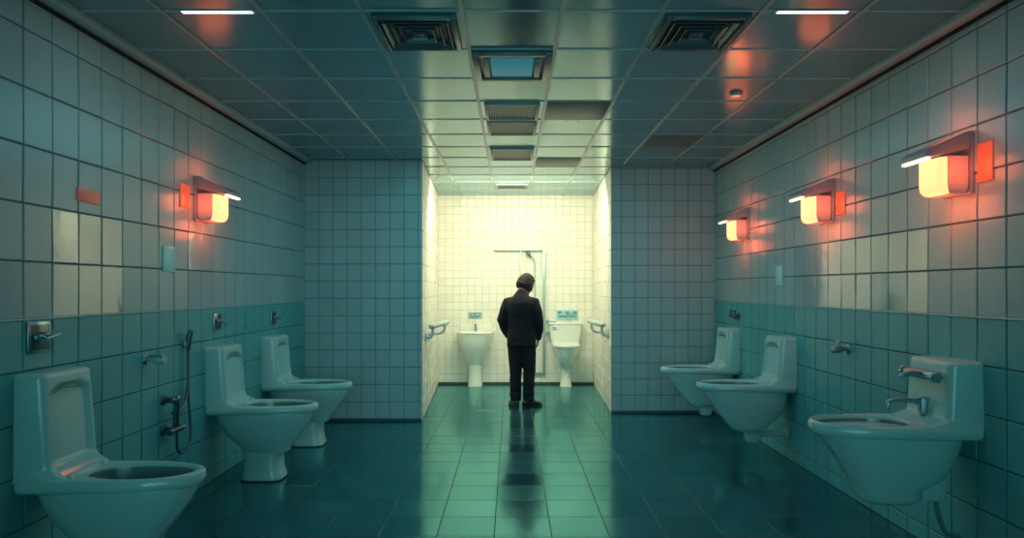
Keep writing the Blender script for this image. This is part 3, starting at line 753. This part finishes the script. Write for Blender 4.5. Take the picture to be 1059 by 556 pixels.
LEG = {-1: [(-.085, .0, .86), (-.082, .012, .66), (-.078, .018, .47), (-.075, .0, .28), (-.072, -.015, .09)],
       1: [(.085, .0, .86), (.092, .02, .66), (.098, .03, .47), (.096, .01, .28), (.092, -.01, .09)]}
TOE = {-1: math.radians(32), 1: math.radians(-42)}
def hand(bm, wrist, s):
    w = Vector(wrist); d = Vector((-s * .18, .42, -.88)).normalized()     # fingers hang forward and down
    side = Vector((s * -.1, .88, .45)); side = (side - d * side.dot(d)).normalized()   # thumb side points forward
    nrm = d.cross(side) * s
    tube(bm, [w - d * .03, w + d * .02, w + d * .055, w + d * .095], [.027, .032, .040, .038], 14, squash=[.022, .019, .017, .014], up=nrm)
    for i, (off, ln) in enumerate(((.030, .070), (.010, .078), (-.010, .072), (-.029, .056))):
        b = w + d * .088 + side * off; bend = nrm * -1
        p = [b, b + d * ln * .45 + bend * .006, b + d * ln * .78 + bend * .02, b + d * ln * .96 + bend * .036]
        tube(bm, p, [.0095, .0088, .008, .007], 10, dome=True)
    b = w + d * .025 + side * .03
    tube(bm, [b, b + side * .022 + d * .025, b + side * .030 + d * .052 - nrm * .006, b + side * .028 + d * .072 - nrm * .012], [.014, .012, .0105, .009], 10, dome=True)
man = thing('person', 'man in dark suit seen from behind, head bowed, standing in the lit opening', 'person', (.118, 8.58, 0), math.radians(-14))
body = bmesh.new()
merge(body, head_bm())
tube(body, [(0, -.01, 1.36), (0, .0, 1.42), (.006, .03, 1.48), (.012, .05, 1.52)], [.062, .056, .054, .055], 18)
stack(body, [(0, .0, .80, .150, .10), (0, .0, .90, .155, .105), (0, .0, 1.02, .145, .098), (0, .0, 1.15, .155, .105), (0, -.005, 1.26, .170, .10), (0, -.01, 1.33, .145, .08), (0, -.01, 1.40, .08, .06)])
for s in (-1, 1):
    tube(body, [(s * .12, -.005, 1.35)] + ARM[s], [.040, .048, .046, .042, .036, .026], 14, dome=True)
    hand(body, ARM[s][-1], s)
    tube(body, LEG[s], [.082, .070, .054, .050, .036], 16, dome=True)
    a = Vector(LEG[s][-1]); f = Vector((math.sin(-TOE[s]), math.cos(TOE[s]), 0))
    tube(body, [a + f * -.035 + Vector((0, 0, -.045)), a + f * .03 + Vector((0, 0, -.04)), a + f * .11 + Vector((0, 0, -.055)), a + f * .14 + Vector((0, 0, -.06))], [.020, .024, .026, .018], 14, squash=[.022, .026, .014, .010], dome=True)
remesh('body', body, .0055, 3, M['skin'], man)
for s in (-1, 1):
    bm = bmesh.new(); ball(bm, (s * .031, .1005, .128), .0115, u=12, v=8)
    H(bm); mk('eye', bm, M['eye'], man)
# hair: a shell over crown, back and sides, open at the face
bm = bmesh.new()
r = bmesh.ops.create_uvsphere(bm, u_segments=64, v_segments=44, radius=1)
for v in bm.verts:
    d = v.co.normalized()
    nz = noise.noise(d * 3.2) * .06 + noise.noise(Vector((d.x * 12, d.y * 12, d.z * 3))) * .06
    face = sst(.30, .62, d.y) * sst(.62, .18, d.z + .0)
    low = sst(-.64, -.82, d.z + .10 * noise.noise(Vector((d.x * 9, d.y * 9, 2))))
    k = 1.0 + nz
    k = lerp(k, .74, max(face, low))
    bob = 1 + .11 * sst(.1, -.45, d.z) * (1 - face)     # fuller around ears and nape
    v.co = Vector((d.x * .100 * k * bob, d.y * .122 * k * bob + .004, d.z * .136 * k + .136))
H(bm); mk('hair', bm, M['hair'], man, angle=180)
# jacket
bm = bmesh.new()
stack(bm, [(0, .0, .775, .182, .128), (0, .0, .80, .186, .132), (0, .0, .90, .184, .132), (0, -.002, 1.03, .178, .124), (0, -.006, 1.16, .186, .128), (0, -.012, 1.25, .198, .126), (0, -.014, 1.31, .190, .116), (0, -.014, 1.355, .158, .102), (0, -.010, 1.395, .115, .088), (0, -.002, 1.43, .082, .076), (0, .004, 1.448, .070, .070)], N=32, n=2.15)
for s in (-1, 1):
    P = [(s * .125, -.010, 1.35)] + ARM[s][:-1] + [Vector(ARM[s][-1]).lerp(Vector(ARM[s][-2]), .1)]
    tube(bm, P, [.046, .066, .064, .060, .052, .044], 18, dome=True)
tube(bm, [(.0, -.024, 1.415), (.0, -.012, 1.438), (.003, .002, 1.452)], [.074, .066, .061], 20, squash=[.055, .058, .058])
jk = remesh('jacket', bm, .0085, 5, M['jacket'], man)
for v in jk.data.vertices:   # folds
    c = v.co; k = sst(1.35, 1.1, c.z)
    f = noise.noise(Vector((c.x * 7, c.y * 7, c.z * 11))) * .007 + noise.noise(Vector((c.x * 16, c.y * 16, c.z * 22 + 5))) * .003
    n = Vector((c.x, c.y, 0)); n = n.normalized() if n.length > .02 else Vector((0, -1, 0))
    v.co = c + n * f * (0.4 + .8 * k)
# trousers
bm = bmesh.new()
stack(bm, [(0, .0, .80, .165, .112), (0, .0, .88, .170, .116), (0, .0, .98, .158, .108)], n=2.3)
stack(bm, [(0, .0, .72, .105, .075), (0, .0, .80, .165, .112), (0, .0, .86, .168, .114)], n=2.3)
for s in (-1, 1):
    P = [Vector(p) for p in LEG[s]]; P[0].z = .84; P[-1].z = .075
    P[-1].y += .01
    tube(bm, P, [.094, .086, .074, .068, .062], 18, squash=[.105, .094, .080, .074, .070])
tr = remesh('trousers', bm, .0085, 4, M['trouser'], man)
for v in tr.data.vertices:
    c = v.co; k = sst(.5, .12, c.z)
    n = Vector((c.x - (.09 if c.x > 0 else -.075), c.y, 0)); n = n.normalized() if n.length > .01 else Vector((0, -1, 0))
    v.co = c + n * (noise.noise(Vector((c.x * 6, c.y * 6, c.z * 16))) * .005 * (1 + 2 * k))
for s in (-1, 1):
    a = Vector(LEG[s][-1]); f = Vector((math.sin(-TOE[s]), math.cos(TOE[s]), 0))
    bm = bmesh.new()
    P = [a + f * q + Vector((0, 0, z - a.z)) for q, z in ((-.06, .048), (-.04, .052), (.02, .055), (.08, .047), (.13, .038), (.17, .034), (.19, .030))]
    tube(bm, P, [.034, .043, .044, .047, .050, .040, .026], 18, squash=[.040, .047, .050, .040, .032, .027, .020], dome=True)
    for v in bm.verts:
        if v.co.z < .006: v.co.z = .006
    sh = mk('shoe', bm, M['shoe'], man, angle=180)
    bm = bmesh.new(); P = [a + f * q for q in (-.075, .04, .13, .21)]
    for p in P: p.z = .010
    tube(bm, P, [.036, .044, .051, .030], 18, squash=[.0085] * 4)
    mk('sole', bm, M['rubber'], sh)

# ------------------------------------------------------------------ light
def area(name, loc, target, sx, sy, e, c):
    L = bpy.data.lights.new(name, 'AREA'); L.shape = 'RECTANGLE'; L.size = sx; L.size_y = sy; L.energy = e; L.color = c
    o = bpy.data.objects.new(name, L); COL.objects.link(o); o.location = loc
    o.rotation_euler = (Vector(target) - Vector(loc)).to_track_quat('-Z', 'Y').to_euler(); return o
area('recess_light', (.06, 8.75, 2.91), (.06, 10.6, .7), 1.8, .6, 80, (1, .94, .66))
area('recess_wash', (.06, 8.3, 2.92), (.06, 9.2, 0), 1.6, .3, 6, (1, .96, .76))
area('room_fill', (.05, 5.9, 2.92), (.05, 5.9, 0), 2.4, 2.6, 28, (.19, .77, .86))
rf = area('rear_fill', (.05, -1.5, 1.3), (.05, 8, 1.75), 3.6, 1.6, 15, (.23, .78, .82)); rf.data.spread = math.radians(70)
W = bpy.data.worlds.new('World'); S.world = W; W.use_nodes = True
W.node_tree.nodes['Background'].inputs[0].default_value = (.02, .06, .07, 1)
W.node_tree.nodes['Background'].inputs[1].default_value = 1

# ------------------------------------------------------------------ camera
cam = bpy.data.cameras.new('Camera'); co = bpy.data.objects.new('Camera', cam); COL.objects.link(co)
co.location = (0, 0, 1.5); co.rotation_euler = (PI / 2, 0, 0)
cam.sensor_width = 36; cam.lens = 36 * 700 / 1059; cam.shift_y = 20 / 1059; cam.clip_start = .05
S.camera = co
S.view_settings.view_transform = 'Standard'
S.view_settings.look = 'None'
